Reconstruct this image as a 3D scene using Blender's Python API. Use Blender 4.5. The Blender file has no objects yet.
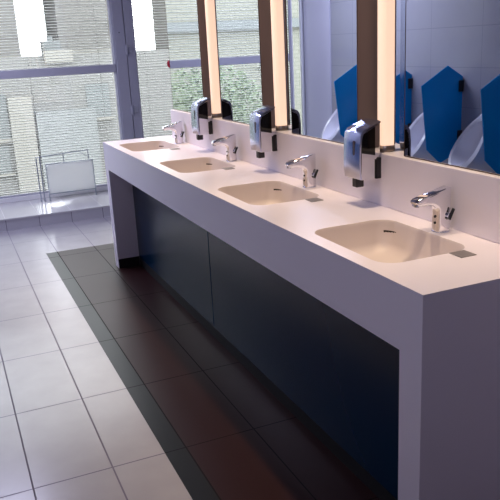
import bpy, bmesh, math, random
from mathutils import Vector, Matrix
random.seed(7)
SC = bpy.context.scene
COL = SC.collection

# ------------------------------------------------------------ camera
cam_d = bpy.data.cameras.new('camera'); cam = bpy.data.objects.new('camera', cam_d); COL.objects.link(cam)
yaw, pitch, roll = 0.396357, 0.283383, -0.051902
fw = Vector((math.sin(yaw)*math.cos(pitch), math.cos(yaw)*math.cos(pitch), -math.sin(pitch)))
r0 = Vector((math.cos(yaw), -math.sin(yaw), 0)); u0 = r0.cross(fw)
rt = math.cos(roll)*r0 + math.sin(roll)*u0; up = -math.sin(roll)*r0 + math.cos(roll)*u0
m = Matrix((rt, up, -fw)).transposed().to_4x4(); m.translation = Vector((-0.9751, -1.2904, 1.4588))
cam.matrix_world = m
cam_d.sensor_width = 36; cam_d.lens = 708.957/500*36; cam_d.clip_start = .05; cam_d.clip_end = 500
SC.camera = cam
# ------------------------------------------------------------ world, exposure, lamps
W = bpy.data.worlds.new('sky'); SC.world = W; W.use_nodes = True
bg = W.node_tree.nodes['Background']; bg.inputs[0].default_value = (.93, .94, 1.0, 1); bg.inputs[1].default_value = 6.6
SC.view_settings.view_transform = 'Standard'; SC.view_settings.look = 'None'
SC.view_settings.exposure = 0.0; SC.view_settings.gamma = 1; SC.view_settings.use_curve_mapping = False
SC.cycles.use_denoising = True
SC.cycles.max_bounces = 12; SC.cycles.transparent_max_bounces = 16; SC.cycles.diffuse_bounces = 6
SC.cycles.caustics_reflective = False; SC.cycles.caustics_refractive = False
LAMP_EMIT = (.98, .66, .48)      # tall strip lamps between the mirrors
SPOT_X, SPOT_Z, SPOT_W = .19, 2.585, 64.0
SPOT_COL = (1.0, .75, .49)
REAR_FILL_W = 10.0  # added unseen fill light left of the camera
WINDOW_FILL_W = 46.0                    # added unseen fill light over the floor near the windows

# ------------------------------------------------------------ helpers
def mat(name, col, rough=.5, metal=0, emit=None, es=1, coat=0, noise=None, bump=None, spec=.5, trans=0):
    m = bpy.data.materials.new(name); m.use_nodes = True
    nt = m.node_tree; b = nt.nodes['Principled BSDF']
    b.inputs['Base Color'].default_value = (*col, 1); b.inputs['Roughness'].default_value = rough
    b.inputs['Metallic'].default_value = metal; b.inputs['Coat Weight'].default_value = coat
    b.inputs['Specular IOR Level'].default_value = spec
    b.inputs['Transmission Weight'].default_value = trans
    if emit:
        b.inputs['Emission Color'].default_value = (*emit, 1); b.inputs['Emission Strength'].default_value = es
    if noise:                        # (scale, amount)
        tc = nt.nodes.new('ShaderNodeTexCoord'); n = nt.nodes.new('ShaderNodeTexNoise'); n.inputs['Scale'].default_value = noise[0]
        n.inputs['Detail'].default_value = 6
        nt.links.new(tc.outputs['Object'], n.inputs['Vector'])
        mx = nt.nodes.new('ShaderNodeMix'); mx.data_type = 'RGBA'; a = noise[1]
        mx.inputs[6].default_value = (*[max(0, c*(1-a)) for c in col], 1); mx.inputs[7].default_value = (*[min(1, c*(1+a)) for c in col], 1)
        nt.links.new(n.outputs['Fac'], mx.inputs[0]); nt.links.new(mx.outputs[2], b.inputs['Base Color'])
    if bump:
        tc = nt.nodes.new('ShaderNodeTexCoord'); n = nt.nodes.new('ShaderNodeTexNoise'); n.inputs['Scale'].default_value = bump[0]
        nt.links.new(tc.outputs['Object'], n.inputs['Vector'])
        bp = nt.nodes.new('ShaderNodeBump'); bp.inputs['Strength'].default_value = bump[1]; bp.inputs['Distance'].default_value = .01
        nt.links.new(n.outputs['Fac'], bp.inputs['Height']); nt.links.new(bp.outputs[0], b.inputs['Normal'])
    return m

def tile_mat(name, col, joint, ax, rough=.25, noise=.06, jw=.004, col2=None):
    """joint grid: ax = list of (axis, offset, spacing)"""
    m = mat(name, col, rough); nt = m.node_tree; b = nt.nodes['Principled BSDF']; N = nt.nodes.new; Lk = nt.links.new
    tc = N('ShaderNodeTexCoord'); sp = N('ShaderNodeSeparateXYZ'); Lk(tc.outputs['Object'], sp.inputs[0])
    last = None
    for a, off, s in ax:
        p = N('ShaderNodeMath'); p.operation = 'SUBTRACT'; p.inputs[1].default_value = off - jw/2; Lk(sp.outputs[a], p.inputs[0])
        q = N('ShaderNodeMath'); q.operation = 'FLOORED_MODULO'; q.inputs[1].default_value = s; Lk(p.outputs[0], q.inputs[0])
        r = N('ShaderNodeMath'); r.operation = 'LESS_THAN'; r.inputs[1].default_value = jw; Lk(q.outputs[0], r.inputs[0])
        if last is None: last = r
        else:
            x = N('ShaderNodeMath'); x.operation = 'MAXIMUM'; Lk(last.outputs[0], x.inputs[0]); Lk(r.outputs[0], x.inputs[1]); last = x
    n = N('ShaderNodeTexNoise'); n.inputs['Scale'].default_value = 7; n.inputs['Detail'].default_value = 8; Lk(tc.outputs['Object'], n.inputs['Vector'])
    cm = N('ShaderNodeMix'); cm.data_type = 'RGBA'
    cm.inputs[6].default_value = (*[c*(1-noise) for c in col], 1); cm.inputs[7].default_value = (*[min(1, c*(1+noise)) for c in (col2 or col)], 1)
    Lk(n.outputs['Fac'], cm.inputs[0])
    mx = N('ShaderNodeMix'); mx.data_type = 'RGBA'; Lk(last.outputs[0], mx.inputs[0]); Lk(cm.outputs[2], mx.inputs[6]); mx.inputs[7].default_value = (*joint, 1)
    Lk(mx.outputs[2], b.inputs['Base Color'])
    inv = N('ShaderNodeMath'); inv.operation = 'MULTIPLY_ADD'; inv.inputs[1].default_value = .5; inv.inputs[2].default_value = rough; Lk(last.outputs[0], inv.inputs[0])
    Lk(inv.outputs[0], b.inputs['Roughness'])
    return m

def build(name, bm, mt=None, parent=None, smooth=False, mods=None, loc=None):
    me = bpy.data.meshes.new(name); bmesh.ops.recalc_face_normals(bm, faces=bm.faces[:]); bm.to_mesh(me); bm.free()
    o = bpy.data.objects.new(name, me); COL.objects.link(o)
    for x in (mt if isinstance(mt, (list, tuple)) else [mt]):
        if x: me.materials.append(x)
    if parent: o.parent = parent
    if loc: o.location = loc
    if smooth:
        try: me.shade_smooth()
        except Exception:
            for f in me.polygons: f.use_smooth = True
        sharp_by_angle(me, math.radians(smooth if smooth is not True else 40))
    return o
def sharp_by_angle(me, ang):
    bm = bmesh.new(); bm.from_mesh(me)
    for e in bm.edges:
        e.smooth = not (len(e.link_faces) == 2 and e.calc_face_angle(0) > ang)
    bm.to_mesh(me); bm.free()
def thing(name, label, cat, loc=(0, 0, 0), group=None):
    o = bpy.data.objects.new(name, None); COL.objects.link(o); o.location = loc; o.empty_display_size = .1
    return tag(o, label, cat, group)
def tag(o, label, cat, group=None):
    o['label'] = label; o['category'] = cat
    if group: o['group'] = group
    return o
def struct(o): o['kind'] = 'structure'; return o
def BM(): return bmesh.new()
def box(bm, x0, x1, y0, y1, z0, z1, bev=0, seg=2):
    g = bmesh.ops.create_cube(bm, size=1)
    for v in g['verts']:
        v.co = Vector(((x0+x1)/2 + v.co.x*(x1-x0), (y0+y1)/2 + v.co.y*(y1-y0), (z0+z1)/2 + v.co.z*(z1-z0)))
    if bev:
        es = list({e for v in g['verts'] for e in v.link_edges})
        bmesh.ops.bevel(bm, geom=es, offset=bev, segments=seg, profile=.5, affect='EDGES')
    return bm
def tube(bm, a, b, r0, r1=None, n=20):
    a = Vector(a); b = Vector(b); r1 = r0 if r1 is None else r1; d = (b-a).normalized()
    s = d.orthogonal().normalized(); t = d.cross(s)
    A = [bm.verts.new(a + (s*math.cos(k*2*math.pi/n) + t*math.sin(k*2*math.pi/n))*r0) for k in range(n)]
    B = [bm.verts.new(b + (s*math.cos(k*2*math.pi/n) + t*math.sin(k*2*math.pi/n))*r1) for k in range(n)]
    for k in range(n): bm.faces.new((A[k], A[(k+1) % n], B[(k+1) % n], B[k]))
    bm.faces.new(A[::-1]); bm.faces.new(B)
def path(bm, pts, r, n=12):
    for a, b in zip(pts, pts[1:]): tube(bm, a, b, r, n=n)
def prism(bm, pts, axis, a, b, bev=0, seg=2):
    """closed polygon (list of 2D) extruded along axis from a to b"""
    def P(p, t): return Vector({'x': (t, p[0], p[1]), 'y': (p[0], t, p[1]), 'z': (p[0], p[1], t)}[axis])
    A = [bm.verts.new(P(p, a)) for p in pts]; B = [bm.verts.new(P(p, b)) for p in pts]; n = len(pts)
    fs = [bm.faces.new(A[::-1]), bm.faces.new(B)]
    for k in range(n): fs.append(bm.faces.new((A[k], A[(k+1) % n], B[(k+1) % n], B[k])))
    if bev:
        es = list({e for f in fs[:2] for e in f.edges})
        bmesh.ops.bevel(bm, geom=es, offset=bev, segments=seg, profile=.5, affect='EDGES')
def loft(bm, rings, cap0=True, cap1=True):
    R = [[bm.verts.new(p) for p in ring] for ring in rings]; n = len(R[0])
    for A, B in zip(R, R[1:]):
        for k in range(n): bm.faces.new((A[k], A[(k+1) % n], B[(k+1) % n], B[k]))
    if cap0: bm.faces.new(R[0][::-1])
    if cap1: bm.faces.new(R[-1])
    return R
def rrect(x0, x1, y0, y1, r, n=8):
    pts = []
    for cx, cy, a0 in ((x1-r, y1-r, 0), (x0+r, y1-r, 90), (x0+r, y0+r, 180), (x1-r, y0+r, 270)):
        for k in range(n+1):
            a = math.radians(a0 + 90*k/n); pts.append((cx + r*math.cos(a), cy + r*math.sin(a)))
    return pts
def copy_tree(o, parent=None):
    c = o.copy(); COL.objects.link(c)
    if parent: c.parent = parent
    for ch in list(o.children): copy_tree(ch, c)
    return c

# ------------------------------------------------------------ materials
M = {}
M['solid'] = mat('white_solid_surface', (.87, .83, .92), .33, noise=(3, .03))
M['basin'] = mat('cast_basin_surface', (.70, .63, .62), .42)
M['panel'] = mat('navy_panel', (.002, .022, .056), .24, noise=(2, .12), spec=.25)
M['plinth'] = mat('black_plinth', (.008, .008, .009), .6)
M['chrome'] = mat('chrome', (.82, .82, .86), .07, 1)
M['chrome_soft'] = mat('brushed_chrome', (.60, .65, .84), .2, 1)
M['steel'] = mat('brushed_steel', (.36, .34, .33), .4, .8)
M['nickel'] = mat('lamp_base_nickel', (.42, .36, .32), .3, .9)
M['black'] = mat('black_plastic', (.012, .012, .014), .35)
M['reflection_black'] = mat('reflection_black', (.008, .007, .007), .08)  # dark reflection on the dispenser sides, put into the colour
M['slot'] = mat('slot_dark', (.02, .01, .008), .5)
M['mirror'] = mat('mirror_glass', (.88, .92, .94), .0, 1)
M['bronze'] = mat('bronze_mirror_edge', (.20, .155, .16), .42, .35)
M['mirror_rim'] = mat('mirror_rim', (.12, .09, .08), .35, .6)
M['lampglass'] = mat('opal_lamp_glass', (.5, .45, .4), .4, emit=LAMP_EMIT, es=1)
M['wall'] = mat('lilac_painted_wall', (.62, .62, .74), .6, bump=(60, .05))
M['walltile'] = tile_mat('white_wall_tile', (.37, .38, .44), (.24, .25, .30), [(1, 0.0, .6), (2, 0.0, .3)], .12, .03, .005)
M['ceil'] = mat('ceiling_paint', (.30, .30, .42), .8)
M['frame'] = mat('lavender_grey_frame', (.42, .42, .49), .45)
M['gasket'] = mat('white_gasket', (.8, .82, .83), .5)
M['upstand'] = mat('white_upstand', (.86, .86, .85), .4)
M['slat'] = mat('blind_slat', (.50, .50, .49), .5)
M['cord'] = mat('blind_cord', (.6, .6, .57), .8)
M['floor_light'] = tile_mat('pale_floor_tile', (.40, .385, .405), (.16, .14, .19), [(0, -.035, .2815), (1, 1.013, .591)], .23, .07, .006, (.43, .415, .435))
M['floor_dark'] = tile_mat('red_brown_floor_tile', (.025, .008, .008), (.008, .007, .007), [(0, -.035, .2815), (1, 1.013, .591)], .36, .12, .005)
M['floor_dark'].node_tree.nodes['Principled BSDF'].inputs['Specular IOR Level'].default_value = .2
M['floor_strip'] = tile_mat('charcoal_floor_tile', (.010, .011, .011), (.008, .007, .007), [(0, -.317, 5), (1, 1.013, .591)], .33, .1, .005)
M['floor_strip'].node_tree.nodes['Principled BSDF'].inputs['Specular IOR Level'].default_value = .2
M['riser'] = tile_mat('grey_riser_tile', (.55, .54, .58), (.14, .13, .17), [(0, -.035, .2815)], .3, .04, .005)
M['ledge'] = tile_mat('white_ledge_tile', (.66, .65, .66), (.56, .55, .57), [(0, -.035, .2815)], .15, .03, .004)
M['ceramic'] = mat('white_ceramic', (.80, .80, .86), .1, coat=.4)
M['redbtn'] = mat('red_plastic', (.75, .03, .06), .4)
M['whitepanel'] = mat('white_acrylic', (.93, .95, .95), .4)
_nt = M['whitepanel'].node_tree; _t = _nt.nodes.new('ShaderNodeBsdfTranslucent'); _t.inputs[0].default_value = (.97, .97, .97, 1); _x = _nt.nodes.new('ShaderNodeMixShader'); _x.inputs[0].default_value = .75
_nt.links.new(_nt.nodes['Principled BSDF'].outputs[0], _x.inputs[1]); _nt.links.new(_t.outputs[0], _x.inputs[2]); _nt.links.new(_x.outputs[0], _nt.nodes['Material Output'].inputs[0])
M['railmetal'] = mat('grey_rack_metal', (.42, .46, .52), .35, .5)
def glass(name, tint=(1, 1, 1), refl=.06):
    m = bpy.data.materials.new(name); m.use_nodes = True; nt = m.node_tree; nt.nodes.clear(); N = nt.nodes.new
    o = N('ShaderNodeOutputMaterial'); t = N('ShaderNodeBsdfTransparent'); t.inputs[0].default_value = (*tint, 1)
    g = N('ShaderNodeBsdfGlossy'); g.inputs['Roughness'].default_value = 0; x = N('ShaderNodeMixShader'); fr = N('ShaderNodeFresnel'); fr.inputs[0].default_value = 1.45
    nt.links.new(fr.outputs[0], x.inputs[0]); nt.links.new(t.outputs[0], x.inputs[1]); nt.links.new(g.outputs[0], x.inputs[2]); nt.links.new(x.outputs[0], o.inputs[0])
    return m
M['glass'] = glass('window_glass', (.96, .98, .97))
def blue_glass():
    m = mat('blue_satin_glass', (.002, .24, .56), .22); nt = m.node_tree; b = nt.nodes['Principled BSDF']
    t = nt.nodes.new('ShaderNodeBsdfTranslucent'); t.inputs[0].default_value = (.0, .40, .66, 1)
    x = nt.nodes.new('ShaderNodeMixShader'); x.inputs[0].default_value = .45; o = nt.nodes['Material Output']
    nt.links.new(b.outputs[0], x.inputs[1]); nt.links.new(t.outputs[0], x.inputs[2]); nt.links.new(x.outputs[0], o.inputs[0])
    return m
M['blueglass'] = blue_glass()

# ------------------------------------------------------------ the room
XL, XR, YB, YW, ZC = -1.836, 2.3, -3.2, 5.8, 2.62
DX0, DY1 = -.40, 4.11           # dark tiled zone in front of the counter
bm = BM()
def quad(bm, x0, x1, y0, y1, z, mi):
    f = bm.faces.new([bm.verts.new(p) for p in ((x0, y0, z), (x1, y0, z), (x1, y1, z), (x0, y1, z))]); f.material_index = mi
quad(bm, XL, DX0, YB, 5.05, 0, 0); quad(bm, DX0, XR, DY1, 5.05, 0, 0)
quad(bm, DX0, -.317, YB, DY1, 0, 2); quad(bm, -.317, XR, YB, DY1, 0, 1)
struct(build('floor', bm, [M['floor_light'], M['floor_dark'], M['floor_strip']]))
bm = BM(); box(bm, XL-.1, XR+.1, YB-.1, YW+.03, ZC, ZC+.1); struct(build('ceiling', bm, M['ceil']))
bm = BM(); box(bm, XL-.1, XL, YB, YW+.1, 0, ZC); struct(build('wall_left', bm, M['walltile']))
bm = BM(); box(bm, XL, XL+.012, 5.22, YW-.03, .106, ZC); struct(build('wall_left_reveal', bm, M['wall']))
bm = BM(); box(bm, XL-.1, XR+.1, YB-.1, YB, 0, ZC); struct(build('wall_back', bm, mat('back_wall_paint', (.55, .48, .50), .7)))
bm = BM(); box(bm, XR, XR+.1, YB, YW+.1, 0, ZC); struct(build('wall_far_right', bm, M['wall']))
bm = BM(); box(bm, .535, .66, YB, 3.33, 0, ZC); struct(build('wall_right', bm, M['wall']))
# stepped tiled ledge under the windows
bm = BM(); box(bm, XL, XR, 5.05, 5.06, 0, .092); struct(build('trim_1', bm, M['riser']))
bm = BM(); box(bm, XL, XR, 5.045, YW+.12, .092, .105); struct(build('trim_2', bm, M['ledge']))
bm = BM(); box(bm, XL, XR, YW-.022, YW+.05, .105, .15, .004); struct(build('trim_3', bm, M['upstand']))

# ------------------------------------------------------------ window wall
def window(n, x0, x1, transom=None, fw=.05, blinds=True, hinge=None):
    root = bpy.data.objects.new(f'window_{n}', None); COL.objects.link(root); struct(root)
    bm = BM()
    box(bm, x0, x0+fw, YW-.02, YW+.05, .15, ZC, .003); box(bm, x1-fw, x1, YW-.02, YW+.05, .15, ZC, .003)
    box(bm, x0+fw, x1-fw, YW-.015, YW+.05, ZC-.06, ZC); box(bm, x0+fw, x1-fw, YW-.0, YW+.05, .14, .165)
    build('frame', bm, M['frame'], root)
    if transom:
        bm = BM(); box(bm, x0+fw, x1-fw, YW-.03, YW+.05, transom-.038, transom+.038, .004); build('transom', bm, M['frame'], root)
    bm = BM()
    for xx in (x0+fw, x1-fw-.016): box(bm, xx, xx+.016, YW-.012, YW+.02, .16, ZC-.06)
    build('gasket', bm, M['gasket'], root)
    bm = BM(); box(bm, x0+fw-.002, x1-fw+.002, YW+.022, YW+.028, .15, ZC-.05); build('pane', bm, M['glass'], root)
    return root
window(1, -1.665, .716, 1.292)
window(2, .82, 1.74)
window(3, XL+.013, -1.666, fw=.012)
window(4, 1.741, XR)
# wide mullion post between the fixed pane and the opening light, with a shadow gap and two hinges
p = struct(bpy.data.objects.new('trim_4', None)); COL.objects.link(p)
bm = BM(); box(bm, .674, .779, YW-.05, YW-.021, .106, ZC, .004); box(bm, .786, .872, YW-.045, YW-.021, .106, ZC, .004); box(bm, .717, .819, YW-.021, YW+.05, .152, ZC); build('post', bm, M['frame'], p)
for z in (1.46, .885, 2.2):
    bm = BM(); tube(bm, (.7825, YW-.06, z-.045), (.7825, YW-.06, z+.045), .014); box(bm, .768, .840, YW-.056, YW-.04, z-.03, z+.03, .003)
    build('hinge', bm, M['frame'], p, smooth=True)
bm = BM(); tube(bm, (.725, YW-.053, 1.62), (.725, YW-.049, 1.62), .006); build('screw_head', bm, M['black'], p)
# venetian blinds on the outside of the panes
def blind(x0, x1, label):
    t = thing('venetian_blind', label, 'blind', ((x0+x1)/2, YW+.085, .17), 'venetian blinds on the windows')
    w = (x1-x0)/2 - .01; bm = BM(); z = .02; tl = math.radians(32)
    while z < 2.36:
        c, s = math.cos(tl)*.0064, math.sin(tl)*.0064
        A = [bm.verts.new(q) for q in ((-w, -c, z-s), (w, -c, z-s), (w, 0, z+.0015), (-w, 0, z+.0015), (w, c, z+s), (-w, c, z+s))]
        B = [bm.verts.new(v.co + Vector((0, 0, -.0014))) for v in A]
        for q in ((0, 1, 2, 3), (3, 2, 4, 5)):
            bm.faces.new([A[i] for i in q]); bm.faces.new([B[i] for i in q[::-1]])
        for a, b in ((0, 1), (1, 2), (2, 4), (4, 5), (5, 3), (3, 0)): bm.faces.new((A[a], A[b], B[b], B[a]))
        z += .0255
    build('slats', bm, M['slat'], t)
    bm = BM(); box(bm, -w, w, -.02, .02, 2.375, 2.415, .003); build('headrail', bm, M['cord'], t)
    bm = BM(); n = max(2, int(2*w/.6)+1)
    for k in range(n):
        x = -w+.12 + (2*w-.24)*k/(n-1); box(bm, x-.001, x+.001, -.014, -.0125, 0, 2.38); box(bm, x-.001, x+.001, .0125, .014, 0, 2.38)
    build('ladder_cord', bm, M['cord'], t)
    bm = BM(); box(bm, -w, w, -.013, .013, -.006, .006, .002); build('bottom_rail', bm, M['cord'], t)
blind(-1.61, .662, 'wide venetian blind behind the window that has a horizontal crossbar')
blind(.865, 1.69, 'narrow venetian blind behind the pane right of the hinged window post')
# red knob at the mirror's edge, on the glass
bm = BM()
for k, (y, r) in enumerate(((0, .028), (-.012, .028), (-.02, .02))): pass
loft(bm, [[(1.232+r*math.cos(a*math.pi/12), YW+y, 1.30+r*math.sin(a*math.pi/12)*1.25) for a in range(24)] for y, r in ((.021, .030), (.012, .034), (.004, .033), (-.001, .024))])
tag(build('warning_sticker', bm, M['redbtn'], smooth=True), 'small round red marker on the window glass beside the last mirror', 'marker')

# ------------------------------------------------------------ white panel rack standing on the ledge
t = thing('panel_rack', 'white framed panel on thin grey metal rails standing on the window ledge', 'rack', (0, 5.60, .1055))
bm = BM(); box(bm, -.128, .300, -.012, .012, .073, .345, .004); build('panel', bm, M['whitepanel'], t)
bm = BM()
X0, X1, Z0, Z1 = -.135, .307, .066, .352
for a, b in (((X0, Z0), (X0, Z1)), ((X1, Z0), (X1, Z1)), ((X0, Z1), (X1, Z1)), ((X0, Z0), (X1, Z0))): tube(bm, (a[0], 0, a[1]), (b[0], 0, b[1]), .0045, n=8)
for x in (X0, X1): tube(bm, (x, 0, 0), (x, 0, Z0), .0045, n=8)
build('panel_frame', bm, M['railmetal'], t)
bm = BM()
for x in (-.214, -.182): tube(bm, (x, .02, 0), (x, .02, .423), .0055, n=8)
tube(bm, (-.214, .02, .423), (.276, .02, .447), .004, n=8); tube(bm, (.276, .02, .447), (.276, .02, .352), .004, n=8); tube(bm, (.276, .02, .38), (.19, .02, .44), .0025, n=8)
tube(bm, (.039, .02, .352), (.039, .02, .434), .0045, n=8)
build('rail', bm, M['railmetal'], t)

# ------------------------------------------------------------ the washbasin counter
L, H, h, D, tk, RX, ZL = 3.51, .87, .1765, .437, .093, .15, 1.061
YBAS = (.455, 1.315, 2.18, 3.09)
ctr = thing('washbasin_counter', 'long white counter with four moulded basins and navy blue front panels', 'counter', (0, 0, 0))
# worktop: top face with four rounded openings, deep front fascia
bm = BM()
OUT = [(0, 0), (.534, 0), (.534, 3.33), (.534, L), (0, L)]
ov = [bm.verts.new((x, y, H)) for x, y in OUT]
edges = [bm.edges.new((ov[k], ov[(k+1) % 5])) for k in range(5)]
bx0, bx1, bhw = .052, .352, .218
for yc in YBAS:
    pts = rrect(bx0, bx1, yc-bhw, yc+bhw, .062)
    vs = [bm.verts.new((x, y, H)) for x, y in pts]
    edges += [bm.edges.new((vs[k], vs[(k+1) % len(vs)])) for k in range(len(vs))]
bmesh.ops.triangle_fill(bm, use_beauty=True, use_dissolve=False, edges=edges)
bmesh.ops.recalc_face_normals(bm, faces=bm.faces[:])
def q4(*P): bm.faces.new([bm.verts.new(p) for p in P])
q4((0, 0, H), (0, 0, H-h), (0, L, H-h), (0, L, H)); q4((0, 0, H-h), (RX+.02, 0, H-h), (RX+.02, L, H-h), (0, L, H-h))
q4((0, 0, H), (.534, 0, H), (.534, 0, H-h), (0, 0, H-h)); q4((0, L, H), (.534, L, H), (.534, L, H-h), (0, L, H-h))
q4((.534, 3.33, H), (.534, L, H), (.534, L, H-h), (.534, 3.33, H-h))
bmesh.ops.remove_doubles(bm, verts=bm.verts[:], dist=1e-5)
es = [e for e in bm.edges if abs(e.verts[0].co.x) < 1e-5 and abs(e.verts[1].co.x) < 1e-5 and abs(e.verts[0].co.z-H) < 1e-5 and abs(e.verts[1].co.z-H) < 1e-5]
bmesh.ops.bevel(bm, geom=es, offset=.0025, segments=2, profile=.5, affect='EDGES')
build('worktop', bm, M['solid'], ctr)
for y0, y1 in ((0, tk), (L-tk, L)):
    bm = BM(); box(bm, 0.0005, .533, y0+.0005 if y0 == 0 else y0, y1-.0005 if y0 else y1, .0, H-h)
    build('end_panel', bm, M['solid'], ctr)
ym = 1.93
for y0, y1 in ((tk, ym-.003), (ym+.003, L-tk)):
    bm = BM(); box(bm, RX, RX+.018, y0+.001, y1-.001, .062, H-h-.001, .001); build('front_panel', bm, M['panel'], ctr)
bm = BM(); box(bm, RX+.002, RX+.02, tk+.001, L-tk-.001, 0, .06); build('plinth', bm, M['plinth'], ctr)
bm = BM(); box(bm, .003, RX, L-tk-.004, L-tk-.001, 0.0, .066); build('plinth_return', bm, M['plinth'], ctr)
bm = BM(); box(bm, D, .534, 0.0, 3.335, H+.0005, ZL, .003); build('backsplash', bm, M['solid'], ctr)
for yc in YBAS:
    bm = BM(); rings = []
    for dz, inx, r in ((0, 0, .062), (-.004, .002, .06), (-.012, .004, .058), (-.075, .012, .055), (-.095, .022, .055), (-.106, .045, .05), (-.110, .08, .04)):
        rings.append([(x, y, H+dz) for x, y in rrect(bx0+inx, bx1-inx, yc-bhw+inx, yc+bhw-inx, r)])
    rings.append([((x*.2+.2*.8), y*.2+yc*.8, H-.113) for x, y, z in rings[-1]])
    loft(bm, rings, cap0=False); b = build('basin', bm, M['basin'], ctr, smooth=50)
    # overflow slot high in the rounded back corner
    bm = BM(); cx, cy, rr = bx1-.0655, yc+bhw-.0655, .0595; A = []
    zz = H-.040
    arc = [math.radians(a) for a in range(0, 49, 6)]
    for rad in (rr-.0012, rr+.004):
        A.append([[bm.verts.new((cx+rad*math.cos(a), cy+rad*math.sin(a), z)) for a in arc] for z in (zz-.006, zz+.006)])
    for k in range(len(arc)-1):
        bm.faces.new((A[0][0][k], A[0][0][k+1], A[0][1][k+1], A[0][1][k]))
        bm.faces.new((A[0][1][k], A[0][1][k+1], A[1][1][k+1], A[1][1][k])); bm.faces.new((A[0][0][k], A[0][0][k+1], A[1][0][k+1], A[1][0][k]))
    build('overflow_slot', bm, M['slot'], b)
for y in (.208, 1.064, 1.95, 2.815):
    bm = BM(); box(bm, .262, .314, y-.026, y+.026, H, H+.0025, .0008); build('metal_plate', bm, M['steel'], ctr)

# ------------------------------------------------------------ mirrors, bronze edged boxes standing proud of a recessed mirror strip
CH = ((.725, 1.02), (1.575, 1.88), (2.43, 2.72))
mz0, mz1 = ZL+.001, 2.25
segs = [(-.135+.29-.0, .725, 'nearest large mirror, over the washbasin closest to the camera and reflecting the blue dividers'),
        (1.02, 1.575, 'large mirror between the two nearest strip lamps, reflecting one blue divider and urinal'),
        (1.88, 2.43, 'large mirror between the second and third strip lamps, reflecting the window crossbar and pale facade'),
        (2.72, 3.33, 'farthest large mirror, at the window end, reflecting green leaves below the window crossbar')]
for y0, y1, lab in segs:
    t = thing('wall_mirror', lab, 'mirror', (.457, (y0+y1)/2, mz0), 'large wall mirrors above the basins'); w = (y1-y0)/2
    bm = BM(); box(bm, .003, .076, -w, w, 0, mz1-mz0); build('case', bm, M['bronze'], t)
    bm = BM(); box(bm, 0, .0028, -w+.003, w-.003, .003, mz1-mz0-.003); build('mirror_glass', bm, M['mirror'], t)
    bm = BM()
    for a, b in ((-w, -w+.003), (w-.003, w)): box(bm, -.0006, .0028, a, b, 0, mz1-mz0)
    box(bm, -.0006, .0028, -w, w, 0, .003); box(bm, -.0006, .0028, -w, w, mz1-mz0-.003, mz1-mz0)
    build('rim', bm, M['mirror_rim'], t)
chs = [(-.135, .155, 'narrow recessed mirror strip just outside the frame')]+[(a, b, l) for (a, b), l in zip(CH, (
    'narrow recessed mirror strip behind the nearest lamp in view', 'narrow recessed mirror strip behind the middle lamp in view', 'narrow recessed mirror strip behind the farthest lamp'))]
for y0, y1, lab in chs[1:]:
    bm = BM(); box(bm, .5295, .5338, y0+.001, y1-.001, mz0, mz1)
    tag(build('mirror_strip', bm, M['mirror']), lab, 'mirror', 'recessed mirror strips behind the lamps')

# ------------------------------------------------------------ strip lamps standing on the ledge
def lamp():
    t = thing('strip_lamp', 'x', 'lamp', (0, 0, 0), 'upright strip lamps between the mirrors')
    bm = BM(); loft(bm, [[(r*math.cos(a*math.pi/16), r*math.sin(a*math.pi/16), z) for a in range(32)] for z, r in ((0, .029), (.002, .031), (.020, .031), (.0225, .029))]); build('base', bm, M['nickel'], t, smooth=True)
    pr = rrect(-.026, .026, -.026, .026, .014, 5); cut = .0165
    bm = BM(); fr = [p for p in pr if p[0] < cut]; k0 = next(k for k in range(len(pr)) if pr[k-1][0] >= cut and pr[k][0] < cut); fr = [p for p in (pr[k0:]+pr[:k0]) if p[0] < cut]
    loft(bm, [[(x, y, z) for x, y in fr] for z in (.0226, 1.16)]); build('diffuser', bm, M['lampglass'], t, smooth=50)
    bm = BM(); loft(bm, [[(x, y*.99, z) for x, y in [(.0166, .014), (.030, .014), (.030, -.014), (.0166, -.014)]] for z in (.0226, 1.16)]); build('rear_housing', bm, M['chrome'], t)
    bm = BM(); tube(bm, (0, 0, 1.1605), (0, 0, 1.185), .031, n=32); build('cap', bm, M['nickel'], t, smooth=True)
    return t
l0 = lamp()
LLAB = ['glowing peach strip lamp at the near end, widest of the three in the photo', 'glowing peach strip lamp behind the middle soap dispenser, second from the camera', 'glowing peach strip lamp beside the farthest soap dispenser, slimmest of the three']
for i, y in enumerate((.868, 1.728, 2.575)):
    o = l0 if i == 0 else copy_tree(l0); o.location = (.481, y, ZL+.0005); o['label'] = LLAB[i]

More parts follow.
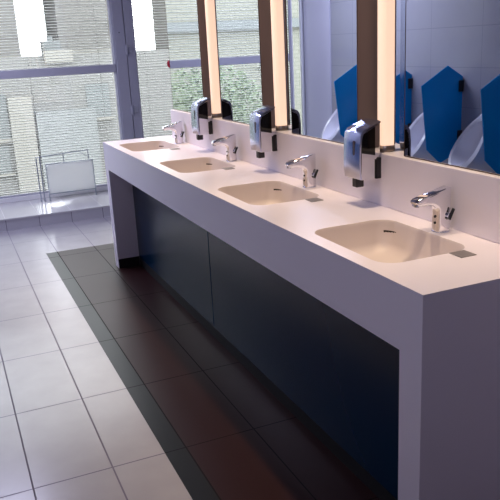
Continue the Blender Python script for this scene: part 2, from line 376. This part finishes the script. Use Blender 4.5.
# ------------------------------------------------------------ faucets
def faucet():
    t = thing('faucet', 'x', 'faucet', (0, 0, 0), 'sensor faucets beside the basins')
    # side profile swept as rounded sections: local x towards the basin is negative
    st = [  # centre x, centre z, half length along section, direction angle of section normal(deg from +z towards -x), half width
        (0, 0, .031, 0, .021), (-.001, .02, .030, 0, .020), (-.001, .05, .029, 0, .0195), (0, .072, .030, 8, .0195),
        (-.004, .093, .034, 35, .0195), (-.022, .104, .031, 62, .0195), (-.045, .107, .023, 76, .019), (-.075, .1055, .016, 80, .018), (-.105, .1015, .0115, 82, .0165), (-.122, .098, .009, 84, .015)]
    bm = BM(); rings = []
    for cx, cz, hl, ang, hw in st:
        a = math.radians(ang); ax = Vector((math.cos(a), 0, math.sin(a)))
        ring = []
        for px, py in rrect(-hl, hl, -hw, hw, min(hl, hw)*.62, 4):
            ring.append(Vector((cx, 0, cz)) + ax*px + Vector((0, py, 0)))
        rings.append(ring)
    loft(bm, rings); build('body', bm, M['chrome'], t, smooth=50)
    # flat sloping top cap that runs from the back edge to the tip
    bm = BM(); prism(bm, [(.031, .0), (.0315, .137), (.024, .139), (-.122, .112), (-.131, .104), (-.128, .097), (-.06, .104), (-.012, .108), (.012, .094), (.018, .06), (.018, 0)], 'y', -.0175, .0175, .004, 3)
    build('top_cover', bm, M['chrome'], t, smooth=40)
    bm = BM(); tube(bm, (-.115, 0, .088), (-.115, 0, .1), .010, .011); build('aerator', bm, M['steel'], t, smooth=True)
    bm = BM(); loft(bm, [[(r*math.cos(a*math.pi/14)-.0, r*.8*math.sin(a*math.pi/14), z) for a in range(28)] for z, r in ((-.0, .035), (.002, .035), (.003, .033))]); build('base_ring', bm, M['chrome_soft'], t, smooth=True)
    for z in (.030, .050):
        bm = BM(); tube(bm, (-.0335, -.004, z), (-.030, -.004, z), .0042, n=14); build('sensor', bm, M['black'], t)
    bm = BM(); tube(bm, (.016, -.016, .052), (.016, -.026, .052), .0085, .008); build('temperature_pivot', bm, M['chrome_soft'], t, smooth=True)
    bm = BM(); tube(bm, (.014, -.026, .040), (.034, -.027, .072), .0062, .0052, n=12); build('temperature_lever', bm, M['black'], t, smooth=True)
    for c in t.children: c.data.transform(Matrix.Diagonal((.79, 1, 1, 1)))
    return t
f0 = faucet()
FL = ['chrome sensor faucet closest to the camera, its lever and sensor dots clearly visible', 'chrome sensor faucet at the second basin from the camera, between two soap dispensers',
      'chrome sensor faucet between the middle and farthest soap dispensers, at the third basin', 'chrome sensor faucet at the window end of the counter, smallest in the photo']
for i, (x, y) in enumerate(((.393, .44), (.395, 1.305), (.395, 2.172), (.395, 3.06))):
    o = f0 if i == 0 else copy_tree(f0); o.location = (x, y, H+.0005); o['label'] = FL[i]

# ------------------------------------------------------------ soap dispensers: polished sides, curved chrome cover, black clip and nozzle
def dispenser():
    t = thing('soap_dispenser', 'x', 'soap dispenser', (0, 0, 0), 'chrome soap dispensers under the strip lamps')
    W2 = .054                                   # half width in y; local x negative = away from wall; local z from bottom
    side = [(-.001, .0), (-.078, .0), (-.077, .150), (-.070, .165), (-.001, .196)]
    bm = BM(); prism(bm, side, 'y', -W2+.004, W2-.004, .0015); build('housing', bm, M['chrome'], t)
    outer = []; n = 10
    top = [(-.001, .203), (-.040, .190), (-.073, .176)]
    front = [(-.083, .160), (-.087, .12), (-.0885, .06), (-.088, .03), (-.084, .002)]
    outer = top+front; inner = [(-.078, .003), (-.082, .03), (-.0825, .06), (-.081, .11), (-.077, .147), (-.071, .164), (-.058, .176), (-.033, .187), (-.001, .197)]
    bm = BM()
    # cover bulges slightly across its width
    ys = [-W2+(2*W2)*k/10 for k in range(11)]
    def off(y): return -.0025*(1-(y/W2)**2)
    def oz(y): return .003*(1-(y/W2)**2)
    G = []
    for y in ys: G.append([bm.verts.new((x+off(y)*min(1, -x/.08), y, z+oz(y))) for x, z in outer] + [bm.verts.new((x, y, z)) for x, z in inner])
    m_ = len(G[0])
    for A, B in zip(G, G[1:]):
        for k in range(m_): bm.faces.new((A[k], A[(k+1) % m_], B[(k+1) % m_], B[k]))
    bm.faces.new(G[0]); bm.faces.new(G[-1][::-1])
    build('cover', bm, M['chrome_soft'], t, smooth=35)
    bm = BM(); prism(bm, rrect(-.024, -.012, .087, .138, .005, 4), 'x', -.0906, -.084); build('level_window', bm, mat('smoked_window', (.10, .085, .10), .25), t)
    bm = BM(); box(bm, -.022, .0, -W2+.001, -W2+.006, .0, .070, .001); prism(bm, [(-.019, 0), (-.0, 0), (-.0, .075), (-.010, .075), (-.019, .060)], 'y', -W2-.002, -W2+.004); build('side_clip', bm, M['black'], t)
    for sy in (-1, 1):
        bm = BM(); prism(bm, [(-.022, .084), (-.0765, .096), (-.0765, .146), (-.069, .162), (-.022, .184)], 'y', sy*(W2-.0045), sy*(W2-.0022)); build('dark_reflection_inset', bm, M['reflection_black'], t)  # dark room's reflection in the polished side, put in as a black inset
    bm = BM(); box(bm, -.078, -.046, -.016, .014, -.032, .0, .003); build('nozzle', bm, M['black'], t)
    return t
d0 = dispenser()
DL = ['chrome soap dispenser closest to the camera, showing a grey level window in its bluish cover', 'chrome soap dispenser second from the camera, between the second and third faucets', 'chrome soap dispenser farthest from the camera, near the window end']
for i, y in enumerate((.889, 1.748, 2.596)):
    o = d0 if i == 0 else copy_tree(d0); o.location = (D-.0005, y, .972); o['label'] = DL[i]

# ------------------------------------------------------------ opposite wall, seen in the mirrors: urinals and blue dividers
def divider():
    t = thing('urinal_divider', 'x', 'divider', (0, 0, 0), 'blue glass dividers between the urinals')
    bm = BM(); prism(bm, [(.004, 1.135), (.145, 1.222), (.385, 1.085), (.325, .60), (.20, .485), (.004, .56)], 'y', -.006, .006, .0015); build('glass_panel', bm, M['blueglass'], t)
    for z in (1.02, .64):
        bm = BM(); box(bm, .0, .042, -.016, .016, z, z+.085, .003); build('clamp', bm, M['black'], t)
    return t
def urinal():
    t = thing('urinal', 'x', 'urinal', (0, 0, 0), 'white urinals on the tiled wall')
    bm = BM(); n = 36
    def ring(cz, hz, hy, x_top, x_bot, dx=0, e=1.0):
        R = []
        for k in range(n):
            a = 2*math.pi*k/n; sy = math.sin(a); cz_ = math.cos(a); z = cz + hz*cz_
            wid = hy*(1 - .18*cz_)               # egg, wider below
            f = (1-cz_)/2
            R.append((x_top*(1-f)+x_bot*f+dx, wid*sy, z))
        return R
    rings = [ring(.66, .24, .13, .001, .001), ring(.66, .245, .145, .03, .09), ring(.665, .22, .146, .05, .20), ring(.668, .198, .146, .065, .30), ring(.668, .188, .14, .078, .325),
             ring(.668, .158, .108, .080, .322), ring(.668, .150, .10, .065, .30), ring(.66, .142, .095, .02, .16), ring(.65, .12, .085, .012, .10), ring(.65, .05, .04, .010, .04)]
    loft(bm, rings); build('bowl', bm, M['ceramic'], t, smooth=60)
    return t
dv = divider(); ur = urinal()
dy = (2.55, 3.2, 3.85, 4.5, 1.9); DVL = ['blue pointed glass divider at the right edge of the nearest mirror', 'blue pointed glass divider seen whole in the middle of the nearest mirror',
      'blue pointed glass divider cut by the left edge of the nearest mirror', 'blue pointed glass divider closest to the window, reflected in the second mirror', 'blue pointed glass divider farthest from the window, right of the frame']
for i, y in enumerate(dy[:4]):
    o = dv if i == 0 else copy_tree(dv); o.location = (XL, y, 0); o['label'] = DVL[i]
uy = (2.875, 3.525, 4.175, 4.825); URL = ['white urinal reflected at the right of the nearest mirror, beside the whole blue divider', 'white urinal reflected at the left edge of the nearest mirror',
      'white urinal on the tiled wall hidden between the third and fourth blue dividers', 'white urinal closest to the window, reflected in the second mirror']
for i, y in enumerate(uy):
    o = ur if i == 0 else copy_tree(ur); o.location = (XL, y, 0); o['label'] = URL[i]

# ------------------------------------------------------------ ceiling downlights and added fill panels (above the frame)
def downlight(x, y, i):
    t = thing('ceiling_downlight', 'round recessed ceiling downlight above ' + ('the near end of the counter', 'the gap between first and second basins', 'the gap between second and third basins', 'the gap between third and fourth basins', 'the window end of the counter')[i], 'ceiling light', (x, y, ZC), 'downlights above the counter')
    bm = BM(); R = 24
    loft(bm, [[(r*math.cos(a*2*math.pi/R), r*math.sin(a*2*math.pi/R), z) for a in range(R)] for r, z in ((.062, -.0005), (.062, -.006), (.048, -.006), (.046, -.0008))], True, True)
    build('bezel', bm, M['chrome_soft'], t)
    ld = bpy.data.lights.new('downlight_lamp', 'SPOT'); ld.energy = SPOT_W; ld.color = SPOT_COL; ld.shadow_soft_size = .035; ld.spot_size = math.radians(62); ld.spot_blend = .85
    lo = bpy.data.objects.new('downlight_lamp', ld); COL.objects.link(lo); lo.parent = t; lo.location = (0, 0, -.05)
for i, y in enumerate((.0, .865, 1.73, 2.6, 3.4)): downlight(SPOT_X, y, i)
def fill_panel(x, y, w, col, label):  # added fill light with a panel body, brightens floor, frames and counter
    t = thing('added_fill_panel', label, 'ceiling light', (x, y, ZC))
    bm = BM(); box(bm, -.31, .31, -.61, .61, -.012, -.001, .002); build('frame', bm, M['upstand'], t)
    ld = bpy.data.lights.new('fill_lamp', 'AREA'); ld.shape = 'RECTANGLE'; ld.size = .56; ld.size_y = 1.16; ld.energy = w; ld.color = col
    lo = bpy.data.objects.new('fill_lamp', ld); COL.objects.link(lo); lo.parent = t; lo.location = (0, 0, -.016)
fill_panel(-.95, 4.35, WINDOW_FILL_W, (.72, .72, 1.0), 'added unseen fill light panel over the pale floor near the windows')
fill_panel(-1.42, -.62, REAR_FILL_W, (.84, .78, 1.0), 'added unseen fill light panel along the urinal wall, left of the camera')

# ------------------------------------------------------------ outside
GZ = -4.5
bm = BM(); box(bm, -80, 80, 6.2, 160, GZ-.5, GZ); tag(build('courtyard_ground', bm, mat('pale_paving', (.25, .25, .23), .9, noise=(.4, .1))), 'pale paved ground outside the windows', 'ground'); bpy.data.objects['courtyard_ground']['kind'] = 'structure'
def facade_mat(name, wall, win, sx, sz, wx, wz, ox=0, oz=0, rough=.9):
    """brick-jointed wall colour"""
    m = mat(name, wall, rough); nt = m.node_tree; b = nt.nodes['Principled BSDF']
    tc = nt.nodes.new('ShaderNodeTexCoord'); mp = nt.nodes.new('ShaderNodeMapping'); mp.inputs['Rotation'].default_value = (math.radians(90), 0, 0); br = nt.nodes.new('ShaderNodeTexBrick')
    nt.links.new(tc.outputs['Object'], mp.inputs[0]); nt.links.new(mp.outputs[0], br.inputs[0]); br.inputs['Scale'].default_value = 1
    br.inputs['Color1'].default_value = (*wall, 1); br.inputs['Color2'].default_value = (*[c*.93 for c in wall], 1); br.inputs['Mortar'].default_value = (*win, 1)
    br.inputs['Brick Width'].default_value = sx; br.inputs['Row Height'].default_value = sz; br.inputs['Mortar Size'].default_value = wx
    nt.links.new(br.outputs[0], b.inputs['Base Color']); return m
F_grey = facade_mat('grey_facade', (0.147, 0.144, 0.134), (0.114, 0.109, 0.104), 1.2, .6, .03, 0)
F_beige = facade_mat('beige_facade', (0.164, 0.156, 0.136), (0.131, 0.126, 0.109), 1.2, .6, .03, 0)
F_brick = facade_mat('pale_brick', (0.218, 0.213, 0.180), (0.164, 0.164, 0.136), .40, .16, .025, 0)
F_low = facade_mat('low_building', (.142, .142, .135), (.118, .118, .114), 1.5, .9, .03, 0)
M['winglass'] = mat('dark_window_glass', (0.092, 0.104, 0.104), .25); M['pale'] = mat('pale_render', (.195, .190, .170), .9); M['pane_pale'] = mat('light_blue_render', (.150, .160, .160), .8)
def building(name, x0, x1, y, dep, z1, m, label, wins=(), bands=()):
    t = thing(name, label, 'building', ((x0+x1)/2, y+dep/2, GZ)); cx, cy = (x0+x1)/2, y+dep/2
    bm = BM(); box(bm, x0-cx, x1-cx, y-cy, y+dep-cy, 0, z1-GZ); build('wall', bm, m, t)
    for (a, b, c, d) in wins:
        bm = BM(); box(bm, a-cx, b-cx, y-.04-cy, y+.1-cy, c-GZ, d-GZ); w = build('window', bm, M['winglass'], t)
        bm = BM(); box(bm, a-.08-cx, b+.08-cx, y-.14-cy, y-.0-cy, c-.1-GZ, c-GZ); build('window_sill', bm, M['pale'], w)
    for (a, b, c, d, mm) in bands:
        bm = BM(); box(bm, a-cx, b-cx, y-.25-cy, y+.1-cy, c-GZ, d-GZ); build('balcony_band' if d-c < 1 else 'facade_pier', bm, mm, t)
    return t
building('office_block', -4, 2.43, 30, 10, 11, F_grey, 'grey block left of the bright sky gap behind the blind', wins=[(.2, 1.4, 5.4, 6.6), (.2, 1.4, 2.2, 3.2)], bands=[(-4, 2.43, 1.1, 1.5, M['pale'])])
building('apartment_block', 4.02, 7.05, 30, 3.2, 12, F_grey, 'grey block right of the bright sky gap behind the blind', wins=[(6.2, 6.9, 2.6, 3.6)], bands=[(4.02, 7.05, 1.2, 1.55, M['pale'])])
building('tall_block', 9.0, 30, 30, 3, 12, F_beige, 'grey beige block behind the narrow blind right of the window post')
building('low_block', -4, 14, 21, 6, 1.40, F_low, 'long low pale building under the sky gap, seen through the blinds', wins=[(-.6, .85, -.9, 0.4), (3.2, 3.9, -.5, .5), (.2, .75, -1.9, -1.1)],
         bands=[(.88, 1.55, -4.4, .3, M['pale']), (1.62, 3.4, -4.4, -.2, M['pane_pale']), (2.1, 2.9, 1.2, 1.55, M['pale'])])
building('brick_block', -16, -5.2, 26, 8, 10, F_brick, 'pale brick building reflected in the far mirrors', wins=[(-6.5, -5.9, 1.9, 2.7), (-6.5, -5.9, .2, 1.0), (-11.3, -10.4, .5, 1.2)], bands=[(-16, -5.2, 2.0, 2.35, M['pane_pale'])])
bm = BM(); box(bm, -.28, .28, -.28, .28, 0, .45, .02); tube(bm, (0, 0, .45), (0, 0, .6), .1)
o = build('roof_vent', bm, M['winglass'], loc=(2.62, 23, 1.402)); tag(o, 'small grey vent box on the low roof in the sky gap', 'vent')

def tree(loc, hgt, rad, label):
    t = thing('courtyard_tree', label, 'tree', loc)
    bm = BM(); tube(bm, (0, 0, 0), (.05, 0, hgt*.6), .12, .07, n=10)
    for k in range(5):
        a = k*1.26; tube(bm, (.05, 0, hgt*.5), (math.cos(a)*rad*.6, math.sin(a)*rad*.6, hgt*.8), .05, .02, n=8)
    build('trunk', bm, mat('bark', (.10, .08, .06), .9), t)
    bm = BM()
    for k in range(5200):
        u = random.uniform(-1, 1); a = random.uniform(0, 2*math.pi); q = random.random()**.4; s = math.sqrt(1-u*u)
        c = Vector((q*rad*s*math.cos(a), q*rad*s*math.sin(a), hgt*.75+q*rad*.95*u))
        d1 = Vector((random.gauss(0, 1), random.gauss(0, 1), random.gauss(0, 1))).normalized(); d2 = d1.orthogonal().normalized(); w = random.uniform(.05, .1)
        bm.faces.new([bm.verts.new(c+v) for v in (d1*w, d2*w*.55, -d1*w, -d2*w*.55)])
    build('foliage', bm, mat('tree_leaf', (.12, .15, .09), .7, noise=(3, .4)), t)
tree((-4.9, 17.5, GZ), 5.0, 1.9, 'green leafy tree in the courtyard reflected in the farthest mirror')
